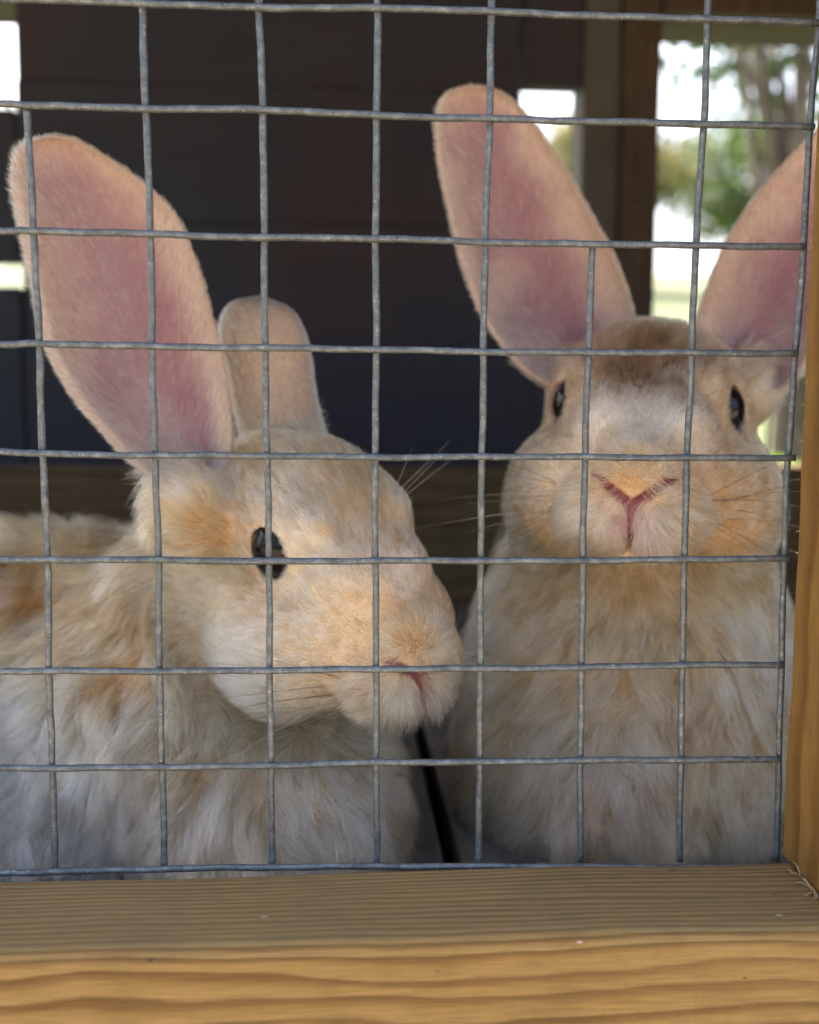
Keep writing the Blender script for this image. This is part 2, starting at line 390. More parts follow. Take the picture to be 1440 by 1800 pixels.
# back: bottom rail, posts, dark boards, openings
lumber('back_rail', (XL, 520, FLOOR - 15.5), (XR, 558, -26), M['rail'], 2, seg=(20, 1, 1), jit=0.4, seed=9)
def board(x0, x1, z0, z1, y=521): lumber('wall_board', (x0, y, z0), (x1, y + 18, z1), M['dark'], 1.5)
zt, h = -24.5, 0
edges = np.linspace(-24.5, 322, 5)
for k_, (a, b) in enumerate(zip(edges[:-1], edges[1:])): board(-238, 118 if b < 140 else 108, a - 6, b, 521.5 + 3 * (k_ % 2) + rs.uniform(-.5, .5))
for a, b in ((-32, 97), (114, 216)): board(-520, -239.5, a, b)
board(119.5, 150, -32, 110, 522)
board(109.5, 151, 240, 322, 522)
lumber('back_post', (152, 522, -25), (178, 560, 322), plain('grey_brown_post', (0.075, 0.068, 0.062), 0.8, 0.2, 30), 2)
lumber('back_post', (179, 518, -25), (206, 560, 322), M['old_post'], 2)
lumber('header_beam', (207.5, 522, 292), (520, 558, 322), M['old_post'], 2)
for x in (XL, XR - 38): lumber('back_post', (x, 520.5, -25), (x + 38, 558.5, 322), M['old_post'], 2)
# side boards and roof
for s, x in ((0, XL - 20), (1, XR + 2)):
    for k, (a, b) in enumerate(zip(np.linspace(FLOOR, 322, 6)[:-1], np.linspace(FLOOR, 322, 6)[1:])):
        if s == 0 and k not in (0,): continue        # left side opened above its lowest board to let sky light in
        lumber('side_board', (x, 2, a), (x + 18, YB, b - 1.5), M['dark'], 1.5)
for k in range(7):
    y0 = -44 + k * 106
    lumber('roof_board', (XL - 60, y0, 324 + 0.2 * k), (XR + 60, y0 + 105, 342 + 0.2 * k), M['roof'], 1.5)

# frayed fibres along the sawn edge and at the foot of the post
rs = np.random.default_rng(17)
for k in range(18):
    z = rs.uniform(-80, 90); p = v3(90.6 + rs.uniform(-.1, .3), -1.8 - abs(rs.normal(0, .6)), z); L = rs.uniform(0.9, 1.7)
    d = v3(rs.uniform(-1, -.2), rs.uniform(-.3, .8), rs.uniform(-1.2, 1.0)); d /= np.linalg.norm(d)
    V, Fc = tube([p, p + d * L * .5, p + d * L + v3(0, 0, rs.uniform(-.6, .6))], [.14, .11, .03], 4); mesh('splinter', V, Fc, M['splinter'], post)
for k in range(16):
    p = v3(90.4 - abs(rs.normal(0, .8)), rs.uniform(-33, -4), SILL + .3); L = rs.uniform(1.5, 6)
    d = v3(rs.uniform(-.7, .3), rs.uniform(-1, 1), rs.uniform(.1, .9)); d /= np.linalg.norm(d)
    V, Fc = tube([p, p + d * L * .5, p + d * L + v3(0, 0, -.3 * L)], [.22, .18, .05], 4); mesh('splinter', V, Fc, M['splinter'], post)

# ---- wire mesh: every wire follows the crossings measured in the photograph, on the mesh plane
VW = {1: [(48, 186), (58, 407), (70, 605), (75, 797), (83, 984), (87, 1180), (92, 1351), (96, 1532)],
      2: [(246, -70), (250, 0), (257, 190), (264, 411), (268, 609), (273, 800), (278, 985), (281, 1180), (285, 1348), (289, 1526)],
      3: [(454, -70), (456, 0), (462, 193), (464, 417), (467, 611), (469, 802), (473, 986), (475, 1178), (476, 1346), (478, 1524)],
      4: [(663, -70), (663, 0), (663, 203), (661, 420), (661, 615), (660, 803), (660, 986), (661, 1177), (662, 1341), (663, 1520)],
      5: [(866, -70), (864, 0), (860, 208), (854, 425), (850, 618), (847, 803), (846, 986), (844, 1175), (843, 1339), (843, 1518)],
      6: [(1042, 428), (1034, 619), (1029, 804), (1025, 985), (1022, 1173), (1021, 1337), (1020, 1515)],
      7: [(1250, -70), (1245, 0), (1237, 218), (1224, 432), (1216, 621), (1208, 804), (1204, 984), (1199, 1170), (1197, 1336), (1195, 1513)],
      8: [(1446, -70), (1439, 40), (1424, 221), (1414, 433), (1398, 621), (1386, 805), (1379, 982), (1373, 1168), (1370, 1334), (1366, 1511)]}
HW = [[(0, -2), (252, 6), (457, 12), (663, 15), (863, 20), (1054, 27), (1243, 34), (1440, 40)],
      [(0, 182), (48, 185), (257, 190), (462, 193), (663, 203), (860, 208), (1048, 214), (1237, 218), (1430, 222)],
      [(0, 405), (58, 407), (264, 411), (464, 417), (661, 420), (854, 425), (1042, 429), (1224, 432), (1416, 433)],
      [(0, 604), (70, 605), (268, 609), (467, 611), (661, 615), (850, 618), (1034, 619), (1216, 621), (1402, 621)],
      [(0, 795), (75, 797), (273, 800), (469, 802), (660, 803), (847, 803), (1029, 804), (1208, 804), (1398, 805)],
      [(0, 983), (83, 984), (278, 985), (473, 986), (660, 986), (846, 986), (1025, 985), (1204, 984), (1386, 982)],
      [(0, 1180), (87, 1180), (281, 1180), (475, 1178), (661, 1177), (844, 1175), (1022, 1173), (1199, 1170), (1376, 1168)],
      [(0, 1350), (92, 1351), (285, 1348), (476, 1346), (662, 1341), (843, 1339), (1021, 1337), (1197, 1336), (1372, 1334)],
      [(0, 1536), (96, 1533), (289, 1527), (478, 1525), (663, 1523), (843, 1523), (1020, 1524), (1195, 1525), (1367, 1525)]]
def catmull(P, per):
    P = np.asarray(P, float); Q = np.vstack([2 * P[0] - P[1], P, 2 * P[-1] - P[-2]]); out = []
    for i in range(1, len(Q) - 2):
        for u in np.linspace(0, 1, per, endpoint=False):
            a, b, c, d = Q[i - 1:i + 3]
            out.append(0.5 * ((2 * b) + (c - a) * u + (2 * a - 5 * b + 4 * c - d) * u * u + (3 * b - a - 3 * c + d) * u ** 3))
    out.append(P[-1]); return np.array(out)
WR = 0.82
rs = np.random.default_rng(11)
# the mesh panel: its pieces are the single wires
panel = empty('wire_mesh', (0, 0, 0)); panel.parent = hutch; panel.matrix_parent_inverse = parent_world(hutch).inverted()
panel['label'] = 'grey galvanised welded wire mesh with uneven square openings'
def wire(points, Y, seed, ext=None):
    P = np.array([at(px, py, Y) for px, py in points])
    if ext is not None: P = np.vstack([ext(P), P])
    C = catmull(P, 14); n = len(C); r = np.random.default_rng(seed)
    u = np.arange(n)
    for k, am in ((0.16, 0.10), (0.37, 0.07), (0.9, 0.04)):
        C[:, 0] += am * np.sin(u * k + r.uniform(0, 6.3)); C[:, 2] += am * np.sin(u * k + r.uniform(0, 6.3)); C[:, 1] += am * np.sin(u * k + r.uniform(0, 6.3))
    rad = WR * (1 + 0.03 * np.sin(u * 0.8 + r.uniform(0, 6)) + r.normal(0, 0.015, n))
    V, Fc = tube(C, rad, 12); mesh('wire', V, Fc, M['wire'], panel)
for k, pts in VW.items(): wire(pts, 0.75, 100 + k)
for k, pts in enumerate(HW):
    wire(pts, -0.62, 200 + k, ext=lambda P: np.array([P[0] + (P[0] - P[1]) / np.linalg.norm(P[0] - P[1]) * d for d in (170, 110, 55, 28)]))
# wires beyond the left edge of the view
for j in range(6):
    sh = np.array([at(px, py, 0.75) for px, py in VW[2]]) + np.array([-27.5, 0, 0]) + np.array([-27.5 * (j + 1), 0, 0])
    V, Fc = tube(catmull(sh, 6), WR, 10); mesh('wire', V, Fc, M['wire'], panel)

# ------------------------------------------------------------------ rabbits: implicit surface -> one skin mesh
def ell(P, c, r):
    q = P - c; k0 = np.sqrt(((q / r) ** 2).sum(-1)); k1 = np.sqrt(((q / (np.asarray(r) ** 2)) ** 2).sum(-1))
    return k0 * (k0 - 1.0) / np.maximum(k1, 1e-6)
def cap(P, a, b, ra, rb):
    a, b = np.asarray(a, float), np.asarray(b, float); ab = b - a
    h = np.clip(((P - a) @ ab) / (ab @ ab), 0, 1)
    return np.sqrt(((P - a - h[..., None] * ab) ** 2).sum(-1)) - (ra + (rb - ra) * h)
def smin(a, b, k):
    h = np.clip(0.5 + 0.5 * (b - a) / k, 0, 1); return b + (a - b) * h - k * h * (1 - h)
def smax(a, b, k): return -smin(-a, -b, k)

def rot_head(yaw, pitch, roll):
    yaw, pitch, roll = [math.radians(a) for a in (yaw, pitch, roll)]
    y = np.array([[math.cos(yaw), -math.sin(yaw), 0], [math.sin(yaw), math.cos(yaw), 0], [0, 0, 1]])
    p = np.array([[math.cos(pitch), 0, math.sin(pitch)], [0, 1, 0], [-math.sin(pitch), 0, math.cos(pitch)]])
    r = np.array([[1, 0, 0], [0, math.cos(roll), -math.sin(roll)], [0, math.sin(roll), math.cos(roll)]])
    return np.array([[0, 1, 0], [-1, 0, 0], [0, 0, 1.0]]) @ y @ p @ r

class Rabbit: pass

def surface_nets(val, gx, gy, gz):
    s = val < 0
    c = [s[i:s.shape[0] - 1 + i, j:s.shape[1] - 1 + j, k:s.shape[2] - 1 + k] for i in (0, 1) for j in (0, 1) for k in (0, 1)]
    cnt = sum(a.astype(np.int8) for a in c)
    I = np.argwhere((cnt > 0) & (cnt < 8))
    cid = -np.ones(cnt.shape, np.int64); cid[tuple(I.T)] = np.arange(len(I))
    acc = np.zeros((len(I), 3)); num = np.zeros(len(I))
    G = (gx, gy, gz)
    for ax in range(3):
        o = [a for a in range(3) if a != ax]
        for i in (0, 1):
            for j in (0, 1):
                A = I.copy(); A[:, o[0]] += i; A[:, o[1]] += j; B = A.copy(); B[:, ax] += 1
                va, vb = val[tuple(A.T)], val[tuple(B.T)]
                m = (va < 0) != (vb < 0); t_ = va / np.where(m, va - vb, 1)
                pa = np.stack([G[k][A[:, k]] for k in range(3)], 1); pb = np.stack([G[k][B[:, k]] for k in range(3)], 1)
                acc[m] += (pa + t_[:, None] * (pb - pa))[m]; num[m] += 1
    V = acc / num[:, None]
    Q = []
    for ax in range(3):
        o = [a for a in range(3) if a != ax]
        sl0 = [slice(None)] * 3; sl1 = [slice(None)] * 3; sl0[ax] = slice(0, -1); sl1[ax] = slice(1, None)
        E = np.argwhere(s[tuple(sl0)] != s[tuple(sl1)])
        E = E[(E[:, o[0]] > 0) & (E[:, o[1]] > 0) & (E[:, o[0]] < val.shape[o[0]] - 1) & (E[:, o[1]] < val.shape[o[1]] - 1)]
        q = []
        for da, db in ((-1, -1), (0, -1), (0, 0), (-1, 0)):
            cI = E.copy(); cI[:, o[0]] += da; cI[:, o[1]] += db; q.append(cid[tuple(cI.T)])
        q = np.stack(q, 1)
        neg = s[tuple(E.T)]; flip = neg if ax != 1 else ~neg
        q[~flip] = q[~flip][:, ::-1]
        Q.append(q)
    return V, np.concatenate(Q)

def axis(lo, hi, flo, fhi, fine, coarse):
    a = np.arange(lo, flo, coarse); b = np.arange(flo, fhi, fine); c = np.arange(fhi, hi + coarse, coarse)
    return np.unique(np.r_[a, b, c])

def head_sdf(R, P):
    """P in head space: x forward, y to the rabbit's left, z up; eye at (0, +-22, 0)"""
    P = P / R.hs
    Q = P.copy(); Q[..., 1] = np.abs(Q[..., 1])          # the head is symmetric
    d = ell(P, v3(-18, 0, 3), v3(31, 22, 19))
    d = smin(d, cap(P, (-6, 0, 2), (33, 0, -17), 19.0, 13.0), 9)
    d = smin(d, ell(Q, v3(14, 9, -6), v3(18, 10, 10)), 7)
    d = smin(d, ell(Q, v3(-2, 17 + R.cheek, -23 - 0.4 * R.cheek - R.jowl), v3(27, 16, 19)), 9)
    d = smin(d, ell(Q, v3(18, 13 + 0.6 * R.cheek, -22 - 0.2 * R.cheek), v3(19, 13, 13)), 8)
    d = smin(d, cap(P, (4, 0, -33 - R.jowl), (29 - 3 * R.chin, 0, -35 + 4 * R.chin), 13.0, 7.5), 7)
    d = smin(d, ell(Q, v3(34.5, 8.2, -26.0 + 0.6 * R.chin), v3(11, 10.8, 9.8 - 0.8 * R.chin)), 4)
    d = smin(d, ell(P, v3(41, 0, -18.5), v3(8.0, 8.5, 7.5)), 5)
    d = smin(d, ell(Q, v3(40.5, 4.8, -29.0 - 0.4 * R.mz), v3(6.2, 5.7, 6.5 + 0.6 * R.mz)), 1.8)
    d = smin(d, ell(Q, v3(22, 9, -31 - (0.3 - 0.2 * R.chin) * R.jowl), v3(19, 9, 9)), 7)
    d = smin(d, ell(Q, v3(2, 13.5, 8.0), v3(14, 6.5, 5)), 8)
    d = smin(d, ell(Q, v3(1, 15.5, 0), v3(12.5, 7.6, 10.5)), 6)      # lids
    return d * R.hs_min

def build_sdf(R, P):
    H = (P - R.pos) @ R.rot
    d = head_sdf(R, H)
    d = R.body(R, P, H, d)
    if getattr(R, 'carve', None) is not None:
        Hs = H / R.hs; Q = Hs.copy(); Q[..., 1] = np.abs(Q[..., 1])
        # eye opening: almond, looking sideways and a little forward
        d = smax(d, -ell(Q, R.eye_c + v3(3.2, 8.0, 0.4), v3(7.3, 8.5, 7.2)), 1.2)
        d = smax(d, -(np.sqrt(((Q - R.eye_c) ** 2).sum(-1)) - 9.6), 0.4)
        for (a, b, ra, rb) in R.carve:
            d = smax(d, -cap(Q, a, b, ra, rb), 0.8)
    for (a, b, ra, rb) in R.ear_root: d = smin(d, cap(P, a, b, ra, rb), 7)
    return d

def surf_x(R, y, z):
    xs_ = np.linspace(70, 0, 1401); P = np.stack([xs_, np.full_like(xs_, y), np.full_like(xs_, z)], 1) * R.hs
    d = head_sdf(R, P); i = np.argmax(d < 0); return xs_[i]

def sines(P, seed, scale, n=10):
    r = np.random.default_rng(seed); o = np.zeros(len(P))
    for i in range(n):
        k = r.normal(size=3) / scale; o += np.sin(P @ k * 2 * math.pi * 0.5 + r.uniform(0, 6.3))
    return o / math.sqrt(n / 2)

SKIN = {}
def fur_body_mat():
    t = NT('rabbit_skin'); a = t.node('ShaderNodeAttribute', attribute_name='skin_color')
    t.set(Base_Color=a.outputs['Color'], Roughness=0.65, Specular_IOR_Level=0.2)
    return t.m
def ear_mat():
    t = NT('rabbit_ear_skin'); a = t.node('ShaderNodeAttribute', attribute_name='skin_color')
    co = t.node('ShaderNodeTexCoord').outputs['Object']
    v = t.noise(co, 160, 5, 0.6, 0.8)
    vein = t.ramp(v.outputs[0], [(0.44, (0, 0, 0)), (0.50, (1, 1, 1)), (0.56, (0, 0, 0))])
    c = t.mix(t.math('MULTIPLY', vein, 0.30), a.outputs['Color'], (0.45, 0.16, 0.18))
    t.set(Base_Color=c, Roughness=0.55, Specular_IOR_Level=0.25)
    tr = t.node('ShaderNodeBsdfTranslucent'); t.l.new(t.mix(1.0, c, (1.0, 0.72, 0.66), 'MULTIPLY'), tr.inputs[0])
    mx = t.node('ShaderNodeMixShader'); mx.inputs[0].default_value = 0.35
    t.l.new(t.bsdf.outputs[0], mx.inputs[1]); t.l.new(tr.outputs[0], mx.inputs[2]); t.l.new(mx.outputs[0], t.out.inputs[0])
    return t.m
def hair_mat():
    t = NT('rabbit_fur'); t.n.remove(t.bsdf)
    a = t.node('ShaderNodeAttribute', attribute_name='fur_color')
    h = t.node('ShaderNodeBsdfHairPrincipled'); h.parametrization = 'COLOR'
    hi = t.node('ShaderNodeHairInfo')
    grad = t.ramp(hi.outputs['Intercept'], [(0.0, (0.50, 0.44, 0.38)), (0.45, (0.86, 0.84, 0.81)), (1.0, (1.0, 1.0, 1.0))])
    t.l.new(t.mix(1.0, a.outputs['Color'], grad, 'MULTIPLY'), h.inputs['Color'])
    h.inputs['Roughness'].default_value = 0.42; h.inputs['Radial Roughness'].default_value = 0.65
    h.inputs['Coat'].default_value = 0.0
    t.l.new(h.outputs[0], t.out.inputs[0]); return t.m
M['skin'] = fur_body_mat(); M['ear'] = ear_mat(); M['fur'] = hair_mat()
t = NT('rabbit_eye'); co = t.node('ShaderNodeTexCoord').outputs['Object']
n = t.noise(co, 300, 2)
t.set(Base_Color=t.ramp(n.outputs[0], [(0.3, (0.006, 0.005, 0.006)), (0.7, (0.016, 0.011, 0.010))]), Roughness=0.08, Specular_IOR_Level=0.25)
M['eye'] = t.m
M['whisker_dark'] = plain('dark_whisker', (0.05, 0.03, 0.02), 0.5)
M['whisker_pale'] = plain('pale_whisker', (0.62, 0.55, 0.45), 0.4)

TAN = v3(0.52, 0.285, 0.11); CREAM = v3(0.72, 0.53, 0.315); WHITE = v3(0.84, 0.74, 0.59); BROWN = v3(0.20, 0.10, 0.037)
PINK = v3(0.39, 0.25, 0.255); ROSE = v3(0.20, 0.05, 0.058); MAUVE = v3(0.52, 0.25, 0.27)

# ---- ears: a curved, thick sheet between two outlines
class Ear: pass
def make_ear(left, right, Yb, Yt, depth, inner, nt=60, ns=28, thick=1.5, seed=0, bias=0.0):
    """left/right: outline pixels from base to tip; the sheet is a trough whose middle lies `depth` mm behind its
    edges (negative: the back of the ear is towards us)"""
    e = Ear()
    def resample(p, n):
        p = catmull(np.array(p, float), 12); s = np.r_[0, np.cumsum(np.linalg.norm(np.diff(p, axis=0), axis=1))]
        u = np.linspace(0, 1, n) * s[-1]; return np.stack([np.interp(u, s, p[:, 0]), np.interp(u, s, p[:, 1])], 1)
    t_ = 1 - (1 - np.linspace(0, 1, nt)) ** 1.5
    L0, R0 = resample(left, 400), resample(right, 400)
    L = np.stack([np.interp(t_, np.linspace(0, 1, 400), L0[:, k]) for k in (0, 1)], 1); R = np.stack([np.interp(t_, np.linspace(0, 1, 400), R0[:, k]) for k in (0, 1)], 1)
    s = np.linspace(-1, 1, ns)
    w = np.sin(s * math.pi / 2 * 0.86) / math.sin(math.pi / 2 * 0.86)
    px = (L[:, None] + R[:, None]) / 2 + (R - L)[:, None] / 2 * w[None, :, None]
    wid = np.linalg.norm(R - L, axis=1)
    prof = np.clip(wid / wid.max(), 0, 1)
    dd = depth(t_) if callable(depth) else depth * np.ones(nt)
    sb = np.clip(s - bias, -2, 2)
    Yg = (Yb + (Yt - Yb) * t_)[:, None] + (dd * prof)[:, None] * (np.cos(np.clip(sb, -1, 1) * math.pi / 2) ** 0.8)[None, :]
    P = at(px[..., 0], px[..., 1], Yg)
    du = np.gradient(P, axis=0); dv = np.gradient(P, axis=1); N = np.cross(du, dv); N /= np.linalg.norm(N, axis=-1)[..., None] + 1e-9
    tocam = CAM - P
    if (N * tocam).sum(-1).mean() < 0: N = -N                     # N points to the camera side
    th = thick * (0.35 + 0.65 * (1 - np.abs(s) ** 4))[None, :] * (0.5 + 0.5 * np.minimum(1, (1 - t_) * 6))[:, None]
    e.P, e.N, e.t, e.s, e.th, e.inner = P, N, t_, s, th, inner
    e.A = P + N * th[..., None] / 2; e.B = P - N * th[..., None] / 2
    e.du = du / (np.linalg.norm(du, axis=-1)[..., None] + 1e-9); e.dv = dv / (np.linalg.norm(dv, axis=-1)[..., None] + 1e-9)
    area = np.linalg.norm(np.cross(P[1:, :-1] - P[:-1, :-1], P[:-1, 1:] - P[:-1, :-1]), axis=-1)
    e.area = area; e.seed = seed
    i = np.arange(nt * ns).reshape(nt, ns)
    top = np.stack([i[:-1, :-1], i[:-1, 1:], i[1:, 1:], i[1:, :-1]], -1).reshape(-1, 4); bot = top[:, ::-1] + nt * ns
    rim = []
    for a, b in zip(i[:-1, 0], i[1:, 0]): rim.append((a, b, b + nt * ns, a + nt * ns))
    for a, b in zip(i[:-1, -1], i[1:, -1]): rim.append((b, a, a + nt * ns, b + nt * ns))
    for a, b in zip(i[-1, :-1], i[-1, 1:]): rim.append((a, b, b + nt * ns, a + nt * ns))
    e.V = np.concatenate([e.A.reshape(-1, 3), e.B.reshape(-1, 3)]); e.F = np.concatenate([top, bot, np.array(rim)])
    return e
def ear_sample(e, n, rs, wfun):
    nt, ns = e.P.shape[:2]
    tc = (e.t[1:] + e.t[:-1]) / 2; sc_ = (e.s[1:] + e.s[:-1]) / 2
    w = e.area * wfun(tc[:, None] * np.ones_like(sc_)[None], sc_[None] * np.ones_like(tc)[:, None])
    c = rs.choice(w.size, n, p=(w / w.sum()).ravel()); i, j = np.unravel_index(c, w.shape)
    a, b = rs.random(n)[:, None], rs.random(n)[:, None]
    def bil(A): return A[i, j] * (1 - a) * (1 - b) + A[i + 1, j] * a * (1 - b) + A[i, j + 1] * (1 - a) * b + A[i + 1, j + 1] * a * b
    tt = (e.t[i] * (1 - a[:, 0]) + e.t[i + 1] * a[:, 0]); ss = (e.s[j] * (1 - b[:, 0]) + e.s[j + 1] * b[:, 0])
    return bil, tt, ss

# ---- fur
class Fur:
    def __init__(s): s.P, s.C, s.R = [], [], []
    def add(s, pts, colr, rad): s.P.append(pts.astype(np.float32)); s.C.append(colr.astype(np.float32)); s.R.append(np.broadcast_to(rad, (len(pts),)).astype(np.float32))
    def build(s, parent, name='fur'):
        P, C, R = np.concatenate(s.P), np.concatenate(s.C), np.concatenate(s.R)
        n, k = P.shape[:2]
        cu = bpy.data.hair_curves.new(name); cu.add_curves([k] * n)
        cu.points.foreach_set('position', (P * MM).reshape(-1).astype(np.float32))
        taper = np.array([0.9, 1.0, 0.85, 0.6, 0.18]) if k == 5 else np.linspace(1, .3, k)
        cu.points.foreach_set('radius', (R[:, None] * taper[None] * MM).reshape(-1).astype(np.float32))
        a = cu.attributes.new('fur_color', 'FLOAT_COLOR', 'CURVE')
        a.data.foreach_set('color', np.concatenate([np.clip(C, 0, 0.95), np.ones((n, 1), np.float32)], 1).reshape(-1).astype(np.float32))
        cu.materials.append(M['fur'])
        return link(name, cu, parent)
U5 = np.linspace(0, 1, 5)
def grow(P, N, flow, length, lift, rs, clump=None, clump_r=4.0, clump_f=0.0, curl=0.12, rough=0.12):
    """hairs that leave the skin at an angle and lie over along the flow"""
    n = len(P)
    fl = flow - (flow * N).sum(1)[:, None] * N
    fl = fl + rs.normal(size=(n, 3)) * rough; fl -= (fl * N).sum(1)[:, None] * N
    fl /= np.linalg.norm(fl, axis=1)[:, None] + 1e-9
    d0 = N * lift[:, None] + fl * (1 - lift[:, None] * 0.5); d0 /= np.linalg.norm(d0, axis=1)[:, None]
    d1 = N * (lift * 0.10)[:, None] + fl; d1 /= np.linalg.norm(d1, axis=1)[:, None]
    side = np.cross(N, fl)
    bend = rs.normal(size=n)[:, None] * curl
    u = U5[None, :, None]
    pts = P[:, None] + length[:, None, None] * (d0[:, None] * (u - 0.45 * u * u) + d1[:, None] * 0.45 * u * u + side[:, None] * bend[:, None] * u * u)
    g = np.zeros(n, int)
    if clump_f > 0:
        k = max(8, int(clump)); ci = rs.choice(n, k, replace=False)
        kd = kdtree.KDTree(k)
        for q, i in enumerate(ci): kd.insert(P[i], q)
        kd.balance()
        g = np.fromiter((kd.find(p)[1] for p in P), np.int64, n)
        G = pts[ci[g]]
        f = (clump_f * (0.55 + 0.45 * rs.random(n)))[:, None, None] * (u ** 1.4)
        off = G - P[ci[g]][:, None]                                   # shape of the clump's own guide hair
        sc_ = (length / np.maximum(length[ci[g]], 1e-6))[:, None, None]
        tgt = P[ci[g]][:, None] * 0.75 + P[:, None] * 0.25 + off * sc_
        pts = pts * (1 - f) + tgt * f
    return pts, g

def tri_sample(V, Q, n, rs, weight):
    Tt = np.concatenate([Q[:, [0, 1, 2]], Q[:, [0, 2, 3]]])
    a, b, c = V[Tt[:, 0]], V[Tt[:, 1]], V[Tt[:, 2]]
    ar = np.linalg.norm(np.cross(b - a, c - a), axis=1) * weight[Tt].mean(1)
    i = rs.choice(len(Tt), n, p=ar / ar.sum())
    r1, r2 = np.sqrt(rs.random(n)), rs.random(n)
    w = np.stack([1 - r1, r1 * (1 - r2), r1 * r2], 1)
    return Tt[i], w

def make_rabbit(R, label, cat='rabbit', group=None):
    rs = np.random.default_rng(R.seed)
    R.rot = rot_head(*R.pose); R.hs = np.asarray(R.scale, float); R.hs_min = R.hs.min()
    R.eye_c = v3(0.8, 16.0 + R.bulge, 0)
    # nose slits, philtrum and mouth, laid on the surface of the muzzle
    zl = [(0.0, -26.0), (3.4, -23.6), (6.6, -21.0), (9.4, -18.9)]
    pts = [v3(surf_x(R, y, z) - 0.1, y, z) for y, z in zl]
    R.nose = pts[0]
    car = [(a, b, ra, rb) for a, b, ra, rb in zip(pts[:-1], pts[1:], (0.8, 0.95, 0.8), (0.95, 0.8, 0.35))]
    ph = [v3(surf_x(R, 0, z) + 0.2, 0, z) for z in (-26.0, -29.6, -33.2 - 0.4 * R.mz, -36.8 - R.mz)]
    car += [(a, b, 0.65, 0.65) for a, b in zip(ph[:-1], ph[1:])]
    mo = [v3(surf_x(R, y, z) + 0.1, y, z) for y, z in ((0, -37.0 - R.mz), (3.2, -38.2 - R.mz), (6.4, -38.4 - R.mz), (9.0, -37.8 - R.mz))]
    car += [(a, b, 0.6, 0.5) for a, b in zip(mo[:-1], mo[1:])]
    R.carve = car; R.lines = car[:6]; R.mouth = car[6:]
    # grid: fine round the face, coarse on the trunk
    ctr = np.array([R.pos + R.rot @ (v3(*p) * R.hs) for p in ((46, 0, -30), (40, 12, -24), (40, -12, -24), (4, 24, 6), (4, -24, 6), (-4, 24, -8), (46, 0, -14))])
    lo, hi = ctr.min(0) - 5, ctr.max(0) + 5
    g = [axis(R.box[0][k], R.box[1][k], max(lo[k], R.box[0][k]), hi[k], 0.75, 2.6) for k in range(3)]
    G = np.stack(np.meshgrid(*g, indexing='ij'), -1).astype(np.float32)
    val = np.empty(G.shape[:3], np.float32)
    for i in range(0, G.shape[0], 24): val[i:i + 24] = build_sdf(R, G[i:i + 24].astype(np.float64))
    V, Q = surface_nets(val, *g); del G, val
    eps = 0.4
    N = np.stack([build_sdf(R, V + e_) - build_sdf(R, V - e_) for e_ in np.eye(3) * eps], 1)
    N /= np.linalg.norm(N, axis=1)[:, None] + 1e-9
    q0 = V[Q]; fn = np.cross(q0[:, 2] - q0[:, 0], q0[:, 3] - q0[:, 1]); bad = (fn * N[Q[:, 0]]).sum(1) < 0
    Q[bad] = Q[bad][:, ::-1]
    R.V, R.Q, R.N = V, Q, N
    H = ((V - R.pos) @ R.rot) / R.hs
    # patches of coat colour: each is laid on the skin at the place it has on the animal
    front = (N * (CAM - V)).sum(1) > 0
    pv = proj(V); dist = np.linalg.norm(V - CAM, axis=1)
    pat = []
    for (px, py, rad, c, st) in R.patches:
        d2 = np.hypot(pv[:, 0] - px, pv[:, 1] - py) + np.where(front, 0, 1e4)
        near = d2 < max(9, d2.min() + 4); i = np.where(near)[0][np.argmin(dist[near])]
        pat.append((V[i], rad, c, st))
    base_c = R.base
    def coat(P):
        Hh = ((P - R.pos) @ R.rot) / R.hs
        n1 = sines(P, R.seed + 1, 26); n2 = sines(P, R.seed + 2, 9)
        m = np.clip(0.40 + 0.19 * n1 + 0.10 * n2, 0, 1)[:, None]
        c = CREAM * (1 - m) + TAN * m if base_c is None else base_c(P, Hh, n1, n2)
        jit = P + np.stack([sines(P, R.seed + 5 + k, 7) for k in range(3)], 1) * 1.7
        for ctr_, rad, cc, st in pat:
            w = np.exp(-0.5 * (np.linalg.norm(jit - ctr_, axis=1) / rad) ** 2 * 1.6)[:, None] * st
            c = c * (1 - w) + np.asarray(cc) * w
        return c
    R.coat = coat
    def line_dist(P):
        Hh = ((P - R.pos) @ R.rot) / R.hs; Qh = Hh.copy(); Qh[:, 1] = abs(Qh[:, 1])
        return np.minimum(np.min([cap(Qh, a, b, 0, 0) for a, b, _, _ in R.lines], 0), np.min([cap(Qh, a, b, 0, 0) for a, b, _, _ in R.mouth], 0) + 0.6), Hh, Qh
    def line_flat(P):                 # distance to the slits as seen from in front of the nose
        Qh = (((P - R.pos) @ R.rot) / R.hs) * v3(0, 1, 1); Qh[:, 1] = abs(Qh[:, 1])
        return np.min([cap(Qh, a * v3(0, 1, 1), b * v3(0, 1, 1), 0, 0) - th * R.slit for (a, b, _, _), th in zip(R.lines, (0.55, 0.5, 0.3, 0.28, 0.28, 0.28))], 0)
    ld, Hh, Qh = line_dist(V)
    ed = np.sqrt((((Qh - R.eye_c - v3(2, 0, .3)) * v3(0.88, 0.0, 1.0)) ** 2).sum(1))
    eye_zone = (Qh[:, 1] > R.eye_c[1] - 2)
    skin = coat(V)
    w = np.clip(1 - (ld - 1.1) / 1.0, 0, 1)[:, None]; mouthy = np.clip((-35.5 - Hh[:, 2:3]) / 1.5, 0, 1); skin = skin * (1 - w) + (ROSE * (1 - mouthy) + v3(0.33, 0.15, 0.14) * mouthy) * w
    lip = np.exp(-((Hh[:, 1] / 5.5) ** 2 + ((Hh[:, 2] + 31.5) / 5) ** 2) * 1.0)[:, None] * (Hh[:, 0:1] > 30) * 0.8
    skin = skin * (1 - lip) + MAUVE * lip
